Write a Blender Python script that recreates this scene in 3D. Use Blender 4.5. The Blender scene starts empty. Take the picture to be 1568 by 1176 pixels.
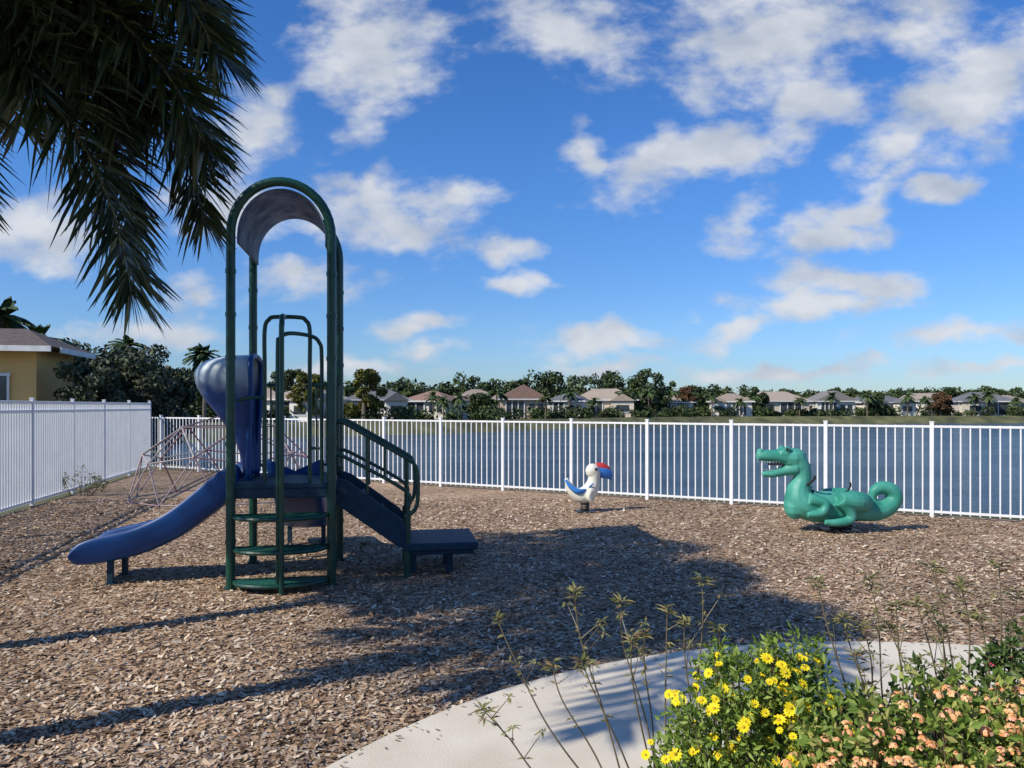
import bpy, math, random, bmesh
import numpy as np
from mathutils import Vector, Matrix, Quaternion
random.seed(7); RNG=np.random.default_rng(11)
scene=bpy.context.scene
COL=scene.collection
# ---------------------------------------------------------------- materials
def newmat(name):
    m=bpy.data.materials.new(name); m.use_nodes=True
    nt=m.node_tree; b=nt.nodes['Principled BSDF']; return m,nt,b
def mat(name,c1,c2=None,scale=5,rough=.5,bump=0,bscale=40,metal=0,detail=6,lo=.35,hi=.65,spec=.5):
    m,nt,b=newmat(name); N=nt.nodes; L=nt.links
    b.inputs['Roughness'].default_value=rough; b.inputs['Metallic'].default_value=metal
    b.inputs['Specular IOR Level'].default_value=spec
    tc=N.new('ShaderNodeTexCoord')
    if c2 is None: c2=tuple(x*.8 for x in c1)
    n=N.new('ShaderNodeTexNoise'); n.inputs['Scale'].default_value=scale; n.inputs['Detail'].default_value=detail
    L.new(tc.outputs['Object'],n.inputs['Vector'])
    r=N.new('ShaderNodeValToRGB'); r.color_ramp.elements[0].position=lo; r.color_ramp.elements[1].position=hi
    r.color_ramp.elements[0].color=(*c1,1); r.color_ramp.elements[1].color=(*c2,1)
    L.new(n.outputs['Fac'],r.inputs[0]); L.new(r.outputs[0],b.inputs['Base Color'])
    if bump>0:
        n2=N.new('ShaderNodeTexNoise'); n2.inputs['Scale'].default_value=bscale; n2.inputs['Detail'].default_value=4
        L.new(tc.outputs['Object'],n2.inputs['Vector'])
        bp=N.new('ShaderNodeBump'); bp.inputs['Strength'].default_value=bump; bp.inputs['Distance'].default_value=.02
        L.new(n2.outputs['Fac'],bp.inputs['Height']); L.new(bp.outputs[0],b.inputs['Normal'])
    return m
def island(name,cols,rough=.6,trans=0.0,patch=0,spec=.3):
    m,nt,b=newmat(name); N=nt.nodes; L=nt.links
    b.inputs['Roughness'].default_value=rough; b.inputs['Specular IOR Level'].default_value=spec
    g=N.new('ShaderNodeNewGeometry'); r=N.new('ShaderNodeValToRGB')
    e=r.color_ramp.elements
    while len(e)<len(cols): e.new(.5)
    for i,c in enumerate(cols):
        e[i].position=i/(len(cols)-1); e[i].color=(*c,1)
    L.new(g.outputs['Random Per Island'],r.inputs[0])
    col=r.outputs[0]
    if patch:
        tc=N.new('ShaderNodeTexCoord'); n=N.new('ShaderNodeTexNoise'); n.inputs['Scale'].default_value=patch
        L.new(tc.outputs['Object'],n.inputs['Vector'])
        mr=N.new('ShaderNodeMapRange'); mr.inputs[1].default_value=.35; mr.inputs[2].default_value=.65
        mr.inputs[3].default_value=.6; mr.inputs[4].default_value=1.3
        if name=='wood_chips': mr.inputs[3].default_value=.74; mr.inputs[4].default_value=1.1
        L.new(n.outputs['Fac'],mr.inputs[0])
        mx=N.new('ShaderNodeVectorMath'); mx.operation='SCALE'
        L.new(col,mx.inputs[0]); L.new(mr.outputs[0],mx.inputs['Scale']); col=mx.outputs[0]
    L.new(col,b.inputs['Base Color'])
    if trans>0:
        t=N.new('ShaderNodeBsdfTranslucent'); L.new(col,t.inputs[0])
        ms=N.new('ShaderNodeMixShader'); ms.inputs[0].default_value=trans
        L.new(b.outputs[0],ms.inputs[1]); L.new(t.outputs[0],ms.inputs[2])
        L.new(ms.outputs[0],N['Material Output'].inputs[0])
    return m
# ---------------------------------------------------------------- mesh builder
class MB:
    def __init__(s): s.v=[]; s.f=[]; s.m=[]
    def add(s,vs,fs,mi=0):
        o=len(s.v); s.v.extend([tuple(float(c) for c in v) for v in vs])
        for f in fs: s.f.append(tuple(int(i)+o for i in f)); s.m.append(mi)
    def box(s,c,size,mi=0,rz=0,R=None):
        x,y,z=[a/2 for a in size]
        vs=[Vector((i*x,j*y,k*z)) for i in(-1,1) for j in(-1,1) for k in(-1,1)]
        if R is None: R=Matrix.Rotation(rz,3,'Z')
        vs=[R@v+Vector(c) for v in vs]
        s.add(vs,[(0,1,3,2),(4,6,7,5),(0,4,5,1),(2,3,7,6),(0,2,6,4),(1,5,7,3)],mi)
    def tube(s,pts,r,n=10,mi=0,closed=False,cap=True,sy=1.0):
        P=[Vector(p) for p in pts]; K=len(P)
        rr=r if hasattr(r,'__len__') else [r]*K
        T=[]
        for i in range(K):
            if closed: t=P[(i+1)%K]-P[i-1]
            else: t=P[min(i+1,K-1)]-P[max(i-1,0)]
            T.append(t.normalized())
        up=Vector((0,0,1)) if abs(T[0].z)<.9 else Vector((0,1,0))
        a=T[0].cross(up).normalized(); vs=[]
        for i in range(K):
            if i>0:
                q=T[i-1].rotation_difference(T[i]); a=(q@a); a=(a-T[i]*a.dot(T[i])).normalized()
            b=T[i].cross(a)
            for j in range(n):
                th=2*math.pi*j/n
                vs.append(P[i]+a*math.cos(th)*rr[i]*sy+b*math.sin(th)*rr[i])
        fs=[]
        for i in range(K if closed else K-1):
            for j in range(n):
                i2=(i+1)%K
                fs.append((i*n+j,i*n+(j+1)%n,i2*n+(j+1)%n,i2*n+j))
        if cap and not closed:
            fs.append(tuple(range(n))[::-1]); fs.append(tuple((K-1)*n+j for j in range(n)))
        s.add(vs,fs,mi)
    def ball(s,c,r,mi=0,n=12,rz=0):
        if not hasattr(r,'__len__'): r=(r,r,r)
        vs=[];fs=[];m=n//2
        cr,sr=math.cos(rz),math.sin(rz)
        for i in range(m+1):
            ph=math.pi*i/m
            for j in range(n):
                th=2*math.pi*j/n
                x=r[0]*math.sin(ph)*math.cos(th); y=r[1]*math.sin(ph)*math.sin(th)
                vs.append((c[0]+x*cr-y*sr,c[1]+x*sr+y*cr,c[2]+r[2]*math.cos(ph)))
        for i in range(m):
            for j in range(n):
                fs.append((i*n+j,(i+1)*n+j,(i+1)*n+(j+1)%n,i*n+(j+1)%n))
        s.add(vs,fs,mi)
    def quads(s,C,A,B,mi=0,kind='rhomb'):
        n=len(C)
        V=np.stack([C-A,C+B,C+A,C-B],1).reshape(-1,3) if kind=='rhomb' else np.stack([C-A-B,C+A-B,C+A+B,C-A+B],1).reshape(-1,3)
        o=len(s.v); s.v.extend(map(tuple,V.tolist()))
        s.f.extend([(o+4*i,o+4*i+1,o+4*i+2,o+4*i+3) for i in range(n)]); s.m.extend([mi]*n)
    def build(s,name,mats,parent=None,loc=(0,0,0),smooth=False,rz=0):
        me=bpy.data.meshes.new(name); me.from_pydata(s.v,[],s.f)
        for m in mats: me.materials.append(m)
        me.polygons.foreach_set('material_index',s.m)
        if smooth: me.polygons.foreach_set('use_smooth',[True]*len(me.polygons))
        me.update()
        ob=bpy.data.objects.new(name,me); COL.objects.link(ob); ob.location=loc; ob.rotation_euler=(0,0,rz)
        if parent: ob.parent=parent
        return ob
def empty(name,loc=(0,0,0),rz=0):
    e=bpy.data.objects.new(name,None); COL.objects.link(e); e.location=loc; e.rotation_euler=(0,0,rz); e.empty_display_size=.3; return e
def autosmooth(ob,ang=40):
    me=ob.data; me.polygons.foreach_set('use_smooth',[True]*len(me.polygons))
    try: me.set_sharp_from_angle(angle=math.radians(ang))
    except Exception: pass
def bevel(ob,w=.008,seg=2):
    b=ob.modifiers.new('b','BEVEL'); b.width=w; b.segments=seg; b.limit_method='ANGLE'; b.angle_limit=math.radians(50)
def rand_unit(n):
    v=RNG.normal(size=(n,3)); return v/np.linalg.norm(v,axis=1)[:,None]
def leafcloud(mb,c,r,n,size,mi=0,inner=.55,aspect=.5,flat=0.0):
    d=rand_unit(n); rad=RNG.uniform(inner,1.0,n)[:,None]**.7
    C=np.array(c)+d*rad*np.array(r)
    A=rand_unit(n)
    R=rand_unit(n)*.9+d*.6; B=np.cross(A,R); B/=(np.linalg.norm(B,axis=1)[:,None]+1e-9)
    sz=size*RNG.uniform(.6,1.3,n)[:,None]
    mb.quads(C,A*sz,B*sz*aspect,mi)
def smoothpts(P,n=6,closed=False):
    P=[np.array(p,float) for p in P]; out=[]; K=len(P)
    rng=range(K) if closed else range(K-1)
    for i in rng:
        if closed: p0,p1,p2,p3=P[i-1],P[i],P[(i+1)%K],P[(i+2)%K]
        else: p0,p1,p2,p3=P[max(i-1,0)],P[i],P[i+1],P[min(i+2,K-1)]
        for k in range(n):
            t=k/n
            out.append(.5*((2*p1)+(-p0+p2)*t+(2*p0-5*p1+4*p2-p3)*t*t+(-p0+3*p1-3*p2+p3)*t**3))
    if not closed: out.append(P[-1])
    return out
# ---------------------------------------------------------------- sun / sky
SD=Vector((.853,.522,0)).normalized(); EL=math.radians(39)
light_dir=Vector((SD.x*math.cos(EL),SD.y*math.cos(EL),-math.sin(EL)))
sl=bpy.data.lights.new('sun','SUN'); sl.energy=5.0; sl.angle=math.radians(.5); sl.color=(1,.93,.82)
so=bpy.data.objects.new('sun',sl); COL.objects.link(so); so.rotation_euler=light_dir.to_track_quat('-Z','Y').to_euler()
so.location=(-20,-12,20)
w=bpy.data.worlds.new('World'); scene.world=w; w.use_nodes=True
try: w.cycles.sampling_method='NONE'
except Exception: pass
nt=w.node_tree; N=nt.nodes; L=nt.links; bg=N['Background']; bg.inputs['Strength'].default_value=.105
sky=N.new('ShaderNodeTexSky'); sky.sky_type='NISHITA'; sky.sun_disc=False; sky.sun_elevation=EL
az=math.atan2(-SD.y,-SD.x); sky.sun_rotation=(math.pi/2-az)%(2*math.pi)
sky.air_density=1.0; sky.dust_density=.1; sky.ozone_density=2.0
tc=N.new('ShaderNodeTexCoord'); sep=N.new('ShaderNodeSeparateXYZ'); L.new(tc.outputs['Generated'],sep.inputs[0])
def M(op,a,b=None,c=None):
    n=N.new('ShaderNodeMath'); n.operation=op
    for i,x in enumerate((a,b,c)):
        if x is None: continue
        if isinstance(x,(int,float)): n.inputs[i].default_value=x
        else: L.new(x,n.inputs[i])
    return n.outputs[0]
ym=M('MAXIMUM',sep.outputs['Y'],.15)
st=N.new('ShaderNodeCombineXYZ'); L.new(M('DIVIDE',sep.outputs['X'],ym),st.inputs[0]); L.new(M('DIVIDE',sep.outputs['Z'],ym),st.inputs[1])
wn=N.new('ShaderNodeTexNoise'); wn.inputs['Scale'].default_value=9; wn.inputs['Detail'].default_value=3
L.new(st.outputs[0],wn.inputs['Vector'])
ws=N.new('ShaderNodeVectorMath'); ws.operation='SUBTRACT'; L.new(wn.outputs['Color'],ws.inputs[0]); ws.inputs[1].default_value=(.5,.5,.5)
ws2=N.new('ShaderNodeVectorMath'); ws2.operation='SCALE'; L.new(ws.outputs[0],ws2.inputs[0]); ws2.inputs['Scale'].default_value=.09
wa=N.new('ShaderNodeVectorMath'); wa.operation='ADD'; L.new(st.outputs[0],wa.inputs[0]); L.new(ws2.outputs[0],wa.inputs[1])
CL=[(-.19,.48,.09,.09,-35,1.05),(-.34,.37,.06,.05,20,.9),
 (.07,.50,.10,.05,-15,1.05),(.35,.50,.14,.085,15,1.05),(.56,.52,.07,.06,20,.85),
 (.27,.345,.15,.038,14,1.1),(.40,.39,.10,.035,20,1),(.10,.335,.03,.035,30,1),
 (.62,.42,.14,.065,32,1.1),(.52,.35,.08,.035,25,.9),
 (.31,.24,.05,.03,30,.85),(.46,.275,.11,.022,28,1),(.41,.225,.09,.020,10,1),(.58,.29,.06,.013,10,.85),
 (.45,.165,.12,.024,3,1.1),(.40,.13,.12,.018,2,1.05),(.60,.10,.11,.016,5,.9),(.30,.10,.06,.012,20,.85),
 (.0,.165,.045,.014,0,1),(-.01,.205,.045,.014,5,.95),(.11,.085,.09,.018,0,1.05),(.13,.055,.08,.011,0,.9),
 (-.12,.105,.055,.014,0,.95),(-.19,.295,.04,.02,50,.8),(-.11,.075,.04,.012,0,.9),
 (-.17,.255,.11,.045,-10,1.1),(-.06,.285,.045,.03,-30,.85),(-.27,.17,.08,.03,0,.9),(-.36,.27,.10,.04,0,.85),
 (-.64,.24,.10,.05,0,1.1),(-.42,.15,.05,.025,0,.9),(-.48,.10,.10,.02,0,.85),
 (.36,.05,.14,.010,0,.9),(-.22,.055,.14,.012,0,.8),(.66,.055,.14,.012,5,.9)]
acc=None
for cx,cy,rx,ry,rot,wt in CL:
    mp=N.new('ShaderNodeMapping'); mp.vector_type='TEXTURE'
    mp.inputs['Location'].default_value=(cx,cy,0); mp.inputs['Rotation'].default_value=(0,0,math.radians(rot)); mp.inputs['Scale'].default_value=(rx*1.3,ry*1.4,1)
    L.new(wa.outputs[0],mp.inputs['Vector'])
    ln=N.new('ShaderNodeVectorMath'); ln.operation='LENGTH'; L.new(mp.outputs[0],ln.inputs[0])
    v=M('MULTIPLY',M('SUBTRACT',1.0,ln.outputs['Value']),wt)
    acc=v if acc is None else M('SMOOTH_MAX',acc,v,.15)
acc=M('MAXIMUM',acc,-.6)
mp=N.new('ShaderNodeMapping'); mp.inputs['Rotation'].default_value=(0,0,math.radians(-20)); mp.inputs['Scale'].default_value=(1,1.7,1); L.new(st.outputs[0],mp.inputs['Vector'])
n1=N.new('ShaderNodeTexNoise'); n1.inputs['Scale'].default_value=12; n1.inputs['Detail'].default_value=8; n1.inputs['Roughness'].default_value=.58
L.new(mp.outputs[0],n1.inputs['Vector'])
dens=M('ADD',acc,M('MULTIPLY',M('SUBTRACT',n1.outputs['Fac'],.5),2.3))
ydir=N.new('ShaderNodeMapRange'); ydir.inputs[1].default_value=.0; ydir.inputs[2].default_value=.3; L.new(sep.outputs['Y'],ydir.inputs[0])
n3=N.new('ShaderNodeTexNoise'); n3.inputs['Scale'].default_value=3; n3.inputs['Detail'].default_value=4; L.new(tc.outputs['Generated'],n3.inputs['Vector'])
other=M('MULTIPLY',M('SUBTRACT',n3.outputs['Fac'],.5),3)
mixd=N.new('ShaderNodeMix'); L.new(ydir.outputs[0],mixd.inputs['Factor']); L.new(other,mixd.inputs['A']); L.new(dens,mixd.inputs['B'])
cov=N.new('ShaderNodeMapRange'); cov.interpolation_type='SMOOTHSTEP'; cov.inputs[1].default_value=-.06; cov.inputs[2].default_value=.85
L.new(mixd.outputs['Result'],cov.inputs[0])
covm=M('MULTIPLY',cov.outputs[0],.95)
n4=N.new('ShaderNodeTexNoise'); n4.inputs['Scale'].default_value=10; n4.inputs['Detail'].default_value=5
o4=N.new('ShaderNodeVectorMath'); o4.operation='ADD'; L.new(mp.outputs[0],o4.inputs[0]); o4.inputs[1].default_value=(.02,-.03,4.0)
L.new(o4.outputs[0],n4.inputs['Vector'])
cr=N.new('ShaderNodeValToRGB'); cr.color_ramp.elements[0].position=.34; cr.color_ramp.elements[1].position=.66
cr.color_ramp.elements[0].color=(4.4,4.95,5.9,1); cr.color_ramp.elements[1].color=(6.9,7.15,7.6,1)
L.new(n4.outputs['Fac'],cr.inputs[0])
hs=N.new('ShaderNodeHueSaturation'); hs.inputs['Saturation'].default_value=1.25; hs.inputs['Value'].default_value=1.0
tint=N.new('ShaderNodeMix'); tint.data_type='RGBA'; tint.blend_type='MULTIPLY'; tint.inputs['Factor'].default_value=1
tr=N.new('ShaderNodeValToRGB'); tr.color_ramp.elements[0].position=0; tr.color_ramp.elements[0].color=(.50,.66,1.05,1); tr.color_ramp.elements[1].position=.30; tr.color_ramp.elements[1].color=(.85,1.10,1.50,1)
e_=tr.color_ramp.elements.new(.10); e_.color=(.68,.88,1.25,1)
L.new(sep.outputs['Z'],tr.inputs[0]); L.new(tr.outputs[0],tint.inputs['B'])
L.new(sky.outputs[0],hs.inputs['Color']); L.new(hs.outputs[0],tint.inputs['A'])
mixc=N.new('ShaderNodeMix'); mixc.data_type='RGBA'; L.new(covm,mixc.inputs['Factor']); L.new(tint.outputs['Result'],mixc.inputs['A']); L.new(cr.outputs[0],mixc.inputs['B'])
L.new(mixc.outputs['Result'],bg.inputs['Color'])
# ---------------------------------------------------------------- camera
cam=bpy.data.cameras.new('camera'); co=bpy.data.objects.new('camera',cam); COL.objects.link(co)
co.location=(0,0,1.7); co.rotation_euler=(math.radians(90),0,0); cam.sensor_width=36; cam.lens=26.4; cam.shift_y=34/1568
cam.clip_end=5000; cam.clip_start=.05; scene.camera=co
scene.view_settings.view_transform='Standard'; scene.view_settings.look='None'; scene.view_settings.exposure=0
# ---------------------------------------------------------------- ground
grass=mat('grass',(.055,.07,.025),(.14,.13,.055),scale=.3,rough=.9,bump=.5,bscale=20,detail=10)
WZ=-1.2
def fy(x): return 15.0-.548*x
near=[(400,-60),(100,-39)]+[(x,fy(x)+.9) for x in (40,20,14,8,4,0,-4,-8)]+[(-10.6,22.5),(-14.5,31),(-22,45),(-28,60)]
far=[(-28,60),(-24,69),(-18,75),(-10,80),(0,92),(7.5,101),(20,114),(33,122),(60,128),(90,132),(200,138),(400,140)]
mb=MB()
nl=[(-3000,-1500),(3000,-1500),(3000,40),(400,40)]+near+[(-3000,60)]
mb.add([(x,y,0) for x,y in nl],[tuple(range(len(nl)))])
fl=[(-3000,60)]+far+[(400,40),(3000,40),(3000,4000),(-3000,4000)]
mb.add([(x,y,0) for x,y in fl],[tuple(reversed(range(len(fl))))])
mb.build('ground',[grass])
mb=MB()
def bank(line,sgn,wd):
    P=[Vector((x,y,0)) for x,y in line]; top=[];bot=[]
    for i,p in enumerate(P):
        t=(P[min(i+1,len(P)-1)]-P[max(i-1,0)]).normalized(); n=Vector((-t.y,t.x,0))*sgn
        top.append(p); bot.append(p+n*wd+Vector((0,0,WZ-.2)))
    K=len(P); mb.add(top+bot,[(i,i+1,K+i+1,K+i) for i in range(K-1)])
bank(near,-1,1.3); bank(far,-1,3.0)
mb.build('lake_bank',[mat('bank_grass',(.05,.06,.025),(.15,.15,.06),scale=.35,rough=.95,bump=.4)])
m,nt2,b=newmat('lake_water'); N2=nt2.nodes; L2=nt2.links
b.inputs['Roughness'].default_value=.14; b.inputs['IOR'].default_value=1.33
tcw=N2.new('ShaderNodeTexCoord'); mpw=N2.new('ShaderNodeMapping'); mpw.inputs['Scale'].default_value=(1,1.6,1); mpw.inputs['Rotation'].default_value=(0,0,.3); L2.new(tcw.outputs['Object'],mpw.inputs[0])
na=N2.new('ShaderNodeTexNoise'); na.inputs['Scale'].default_value=2.0; na.inputs['Detail'].default_value=4; na.inputs['Roughness'].default_value=.6; L2.new(mpw.outputs[0],na.inputs[0])
nb=N2.new('ShaderNodeTexNoise'); nb.inputs['Scale'].default_value=.10; nb.inputs['Detail'].default_value=4; L2.new(mpw.outputs[0],nb.inputs[0])
bp=N2.new('ShaderNodeBump'); bp.inputs['Strength'].default_value=1; bp.inputs['Distance'].default_value=.30; L2.new(na.outputs['Fac'],bp.inputs['Height']); L2.new(bp.outputs[0],b.inputs['Normal'])
rw=N2.new('ShaderNodeValToRGB'); rw.color_ramp.elements[0].position=.38; rw.color_ramp.elements[1].position=.62
rw.color_ramp.elements[0].color=(.025,.06,.105,1); rw.color_ramp.elements[1].color=(.065,.11,.165,1); L2.new(nb.outputs['Fac'],rw.inputs[0]); L2.new(rw.outputs[0],b.inputs['Base Color'])
mb=MB(); mb.add([(-60,-90,WZ),(450,-90,WZ),(450,170,WZ),(-60,170,WZ)],[(0,1,2,3)]); mb.build('lake_water',[m])
# mulch
m,nt2,b=newmat('wood_chip_mulch'); N2=nt2.nodes; L2=nt2.links; b.inputs['Roughness'].default_value=.9; b.inputs['Specular IOR Level'].default_value=.15
tcw=N2.new('ShaderNodeTexCoord')
nz=N2.new('ShaderNodeTexNoise'); nz.inputs['Scale'].default_value=9; L2.new(tcw.outputs['Object'],nz.inputs[0])
ad=N2.new('ShaderNodeVectorMath'); ad.operation='MULTIPLY_ADD'; L2.new(nz.outputs['Color'],ad.inputs[0]); ad.inputs[1].default_value=(.25,.25,0); L2.new(tcw.outputs['Object'],ad.inputs[2])
vo=N2.new('ShaderNodeTexVoronoi'); vo.inputs['Scale'].default_value=32; vo.feature='F1'; L2.new(ad.outputs[0],vo.inputs['Vector'])
rp=N2.new('ShaderNodeValToRGB'); cols=[(.09,.052,.028),(.25,.16,.095),(.43,.295,.185),(.28,.18,.11),(.58,.44,.30),(.40,.29,.195)]
while len(rp.color_ramp.elements)<len(cols): rp.color_ramp.elements.new(.5)
for i,c in enumerate(cols): rp.color_ramp.elements[i].position=i/(len(cols)-1); rp.color_ramp.elements[i].color=(*c,1)
sp=N2.new('ShaderNodeSeparateColor'); L2.new(vo.outputs['Color'],sp.inputs[0]); L2.new(sp.outputs[0],rp.inputs[0])
big=N2.new('ShaderNodeTexNoise'); big.inputs['Scale'].default_value=.5; big.inputs['Detail'].default_value=5; L2.new(tcw.outputs['Object'],big.inputs[0])
mr=N2.new('ShaderNodeMapRange'); mr.inputs[1].default_value=.3; mr.inputs[2].default_value=.7; mr.inputs[3].default_value=.72; mr.inputs[4].default_value=1.15; L2.new(big.outputs['Fac'],mr.inputs[0])
scn=N2.new('ShaderNodeVectorMath'); scn.operation='SCALE'; L2.new(rp.outputs[0],scn.inputs[0]); L2.new(mr.outputs[0],scn.inputs['Scale']); L2.new(scn.outputs[0],b.inputs['Base Color'])
bp=N2.new('ShaderNodeBump'); bp.inputs['Strength'].default_value=.7; bp.inputs['Distance'].default_value=.015; L2.new(vo.outputs['Distance'],bp.inputs['Height']); bp.invert=True; L2.new(bp.outputs[0],b.inputs['Normal'])
mb=MB()
def lx(y): return -7.93+.2135*(11.64-y)
mp_=[(lx(-6),-6),(16,-6),(16,fy(16)+.3),(-9.8,fy(-9.8)+.3)]
mb.add([(x,y,.004) for x,y in mp_],[(0,1,2,3)]); mb.build('mulch_ground',[m])
chip=island('wood_chips',[(.08,.045,.025),(.26,.165,.10),(.47,.33,.21),(.30,.19,.12),(.66,.52,.37),(.36,.255,.175),(.76,.65,.50),(.16,.095,.058)],rough=.9,patch=.6,spec=.15)
mb=MB(); n=160000
yy=3.2+(RNG.random(n)**1.6)*10.5; xx=RNG.uniform(-1,1,n)*(2.2+yy*.85)
keep=(xx>-7.93+.2135*(11.64-yy)+.05)&(yy<15.0-.548*xx-.05)&(np.hypot(xx-2.4,yy-1.5)>3.80)
xx=xx[keep];yy=yy[keep];n=len(xx)
th=RNG.uniform(0,6.283,n); tilt=RNG.normal(0,.2,n); ln=RNG.uniform(.007,.023,n)*(1+yy*.03); wd=RNG.uniform(.0035,.008,n)*(1+yy*.05)
A=np.stack([np.cos(th)*np.cos(tilt),np.sin(th)*np.cos(tilt),np.sin(tilt)],1)*ln[:,None]
roll=RNG.normal(0,.3,n)
B=np.stack([-np.sin(th)*np.cos(roll),np.cos(th)*np.cos(roll),np.sin(roll)],1)*wd[:,None]
C=np.stack([xx,yy,.007+np.abs(A[:,2])+np.abs(B[:,2])+RNG.uniform(0,.005,n)],1)
# a few chips kicked onto the edge of the path
k=260; aa=RNG.uniform(.3,3.0,k); rr0=3.78-np.abs(RNG.normal(0,.12,k)); E=np.stack([2.4+np.cos(aa)*rr0,1.5+np.sin(aa)*rr0,np.full(k,.051)],1)
t2=RNG.uniform(0,6.28,k); EA=np.stack([np.cos(t2),np.sin(t2),np.full(k,.05)],1)*RNG.uniform(.006,.016,k)[:,None]; EB=np.stack([-np.sin(t2),np.cos(t2),np.zeros(k)],1)*.004
mb.quads(C,A,B,0,'rect'); mb.quads(E,EA,EB,0,'rect'); mb.build('wood_chips',[chip])
# path
conc=mat('concrete_path_mat',(.60,.53,.41),(.70,.63,.50),scale=2.5,rough=.85,bump=.2,bscale=120,detail=12)
mb=MB(); K=160; ri,ro=2.4,3.8; cx,cy=2.4,1.5
vs=[]
for i in range(K):
    a=2*math.pi*i/K; c,s_=math.cos(a),math.sin(a)
    for r,z in((ro,0.0),(ro,.035),(ro-.012,.045),(ri+.012,.045),(ri,.035),(ri,0)): vs.append((cx+c*r,cy+s_*r,z))
fs=[(6*i+j,6*((i+1)%K)+j,6*((i+1)%K)+j+1,6*i+j+1) for i in range(K) for j in range(5)]
mb.add(vs,fs); o=mb.build('concrete_path',[conc]); autosmooth(o,20)
soil=mat('bed_soil',(.05,.032,.02),(.11,.07,.045),scale=30,rough=.95,bump=.8,bscale=60)
mb=MB(); vs=[(cx+2.39*math.cos(2*math.pi*i/80),cy+2.39*math.sin(2*math.pi*i/80),.03) for i in range(80)]
mb.add(vs,[tuple(range(80))]); mb.build('flower_bed_soil',[soil])
# ---------------------------------------------------------------- fences
white=mat('white_painted_aluminium',(.80,.80,.79),(.72,.73,.73),scale=3,rough=.45)
def fence(name,p0,p1,h,sp,pw,posts,rails=(.1,)):
    p0=Vector((*p0,0)); p1=Vector((*p1,0)); d=(p1-p0); Ln=d.length; d.normalize(); rz=math.atan2(d.y,d.x)
    e=empty(name,p0,rz)
    a=MB(); x=sp/2
    while x<Ln:
        a.box((x,0,h/2+.02),(pw,pw,h-.06)); x+=sp
    a.build('pickets',[white],e)
    a=MB()
    for z in rails+(h-.03,): a.box((Ln/2,0,z),(Ln,.036,.034))
    a.build('rails',[white],e)
    a=MB(); x=posts[0]
    while x<=Ln+.01:
        a.box((x,0,h/2+.015),(.055,.055,h+.03)); a.box((x,0,h+.038),(.066,.066,.018)); x+=posts[1]
    a.build('posts',[white],e); return e
fence('picket_fence',(-9.8,fy(-9.8)),(14,fy(14)),1.42,.1254,.019,((-1.5+9.8-1.32*6)*1.1403,1.505),(.09,))
fence('privacy_fence',(lx(3.5),3.5),(lx(20.37),20.37),1.8,.098,.028,(0.0,1.9),(.09,1.62))
# ---------------------------------------------------------------- play structure
green=mat('green_paint',(.004,.042,.028),(.007,.06,.04),scale=8,rough=.35)
green2=mat('green_tread',(.005,.08,.05),(.010,.12,.075),scale=25,rough=.5,bump=.5,bscale=120)
navy=mat('navy_coating',(.005,.026,.050),(.010,.038,.068),scale=12,rough=.6,bump=.3,bscale=90,spec=.3)
blue=mat('blue_plastic',(.004,.045,.17),(.008,.068,.25),scale=3,rough=.42,spec=.35)
PC=(-2.25,7.6,0); PR=math.radians(9.4)
ps=empty('playground_slide_structure',PC,PR)
HW=.455; VF=-.585; VB=.59; SPR=3.3
a=MB()
for v in (VF,VB):
    pts=[(-HW,v,0),(-HW,v,1.0),(-HW,v,2.2),(-HW,v,SPR)]
    pts+=[(-HW*math.cos(t),v,SPR+.5*math.sin(t)) for t in [math.pi*i/20 for i in range(1,20)]]
    pts+=[(HW,v,SPR),(HW,v,2.2),(HW,v,1.0),(HW,v,0)]
    a.tube(pts,.043,14)
    for s_ in(-1,1):
        for z in (SPR-.35,SPR-.75,2.15,1.35,1.02,.84,.45): a.tube([(s_*HW,v,z-.02),(s_*HW,v,z+.02)],.049,14)
        a.tube([(s_*HW,v,0),(s_*HW,v,.03)],.06,14)
o=a.build('arch_posts',[green],ps); autosmooth(o,50)
m,nt2,b=newmat('faded_canopy'); N2=nt2.nodes; L2=nt2.links; b.inputs['Roughness'].default_value=.6
tcw=N2.new('ShaderNodeTexCoord'); nz=N2.new('ShaderNodeTexNoise'); nz.inputs['Scale'].default_value=5; nz.inputs['Detail'].default_value=9; nz.inputs['Roughness'].default_value=.7; L2.new(tcw.outputs['Object'],nz.inputs[0])
rp=N2.new('ShaderNodeValToRGB'); rp.color_ramp.elements[0].position=.36; rp.color_ramp.elements[1].position=.64; rp.color_ramp.elements[0].color=(.06,.11,.22,1); rp.color_ramp.elements[1].color=(.28,.34,.43,1)
L2.new(nz.outputs[0],rp.inputs[0]); L2.new(rp.outputs[0],b.inputs['Base Color'])
tl=N2.new('ShaderNodeBsdfTranslucent'); L2.new(rp.outputs[0],tl.inputs[0]); ms=N2.new('ShaderNodeMixShader'); ms.inputs[0].default_value=.35
L2.new(b.outputs[0],ms.inputs[1]); L2.new(tl.outputs[0],ms.inputs[2]); L2.new(ms.outputs[0],N2['Material Output'].inputs[0])
a=MB(); vs=[];K=28; J=8
for i in range(K+1):
    t=math.radians(-14)+math.radians(208)*i/K
    for j in range(J+1):
        v=VF+.03+(VB-VF-.06)*j/J
        zz=SPR+.455*math.sin(t) if t>0 and t<math.pi else SPR-.30*abs(math.sin(t))
        rr=.405
        x=-rr*math.cos(t) if 0<t<math.pi else (-rr if t<=0 else rr)
        vs.append((x,v,zz-.01))
fs=[(i*(J+1)+j,(i+1)*(J+1)+j,(i+1)*(J+1)+j+1,i*(J+1)+j+1) for i in range(K) for j in range(J)]
a.add(vs,fs); o=a.build('vault_canopy',[m],ps,smooth=True); sm=o.modifiers.new('s','SOLIDIFY'); sm.thickness=.012
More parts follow.
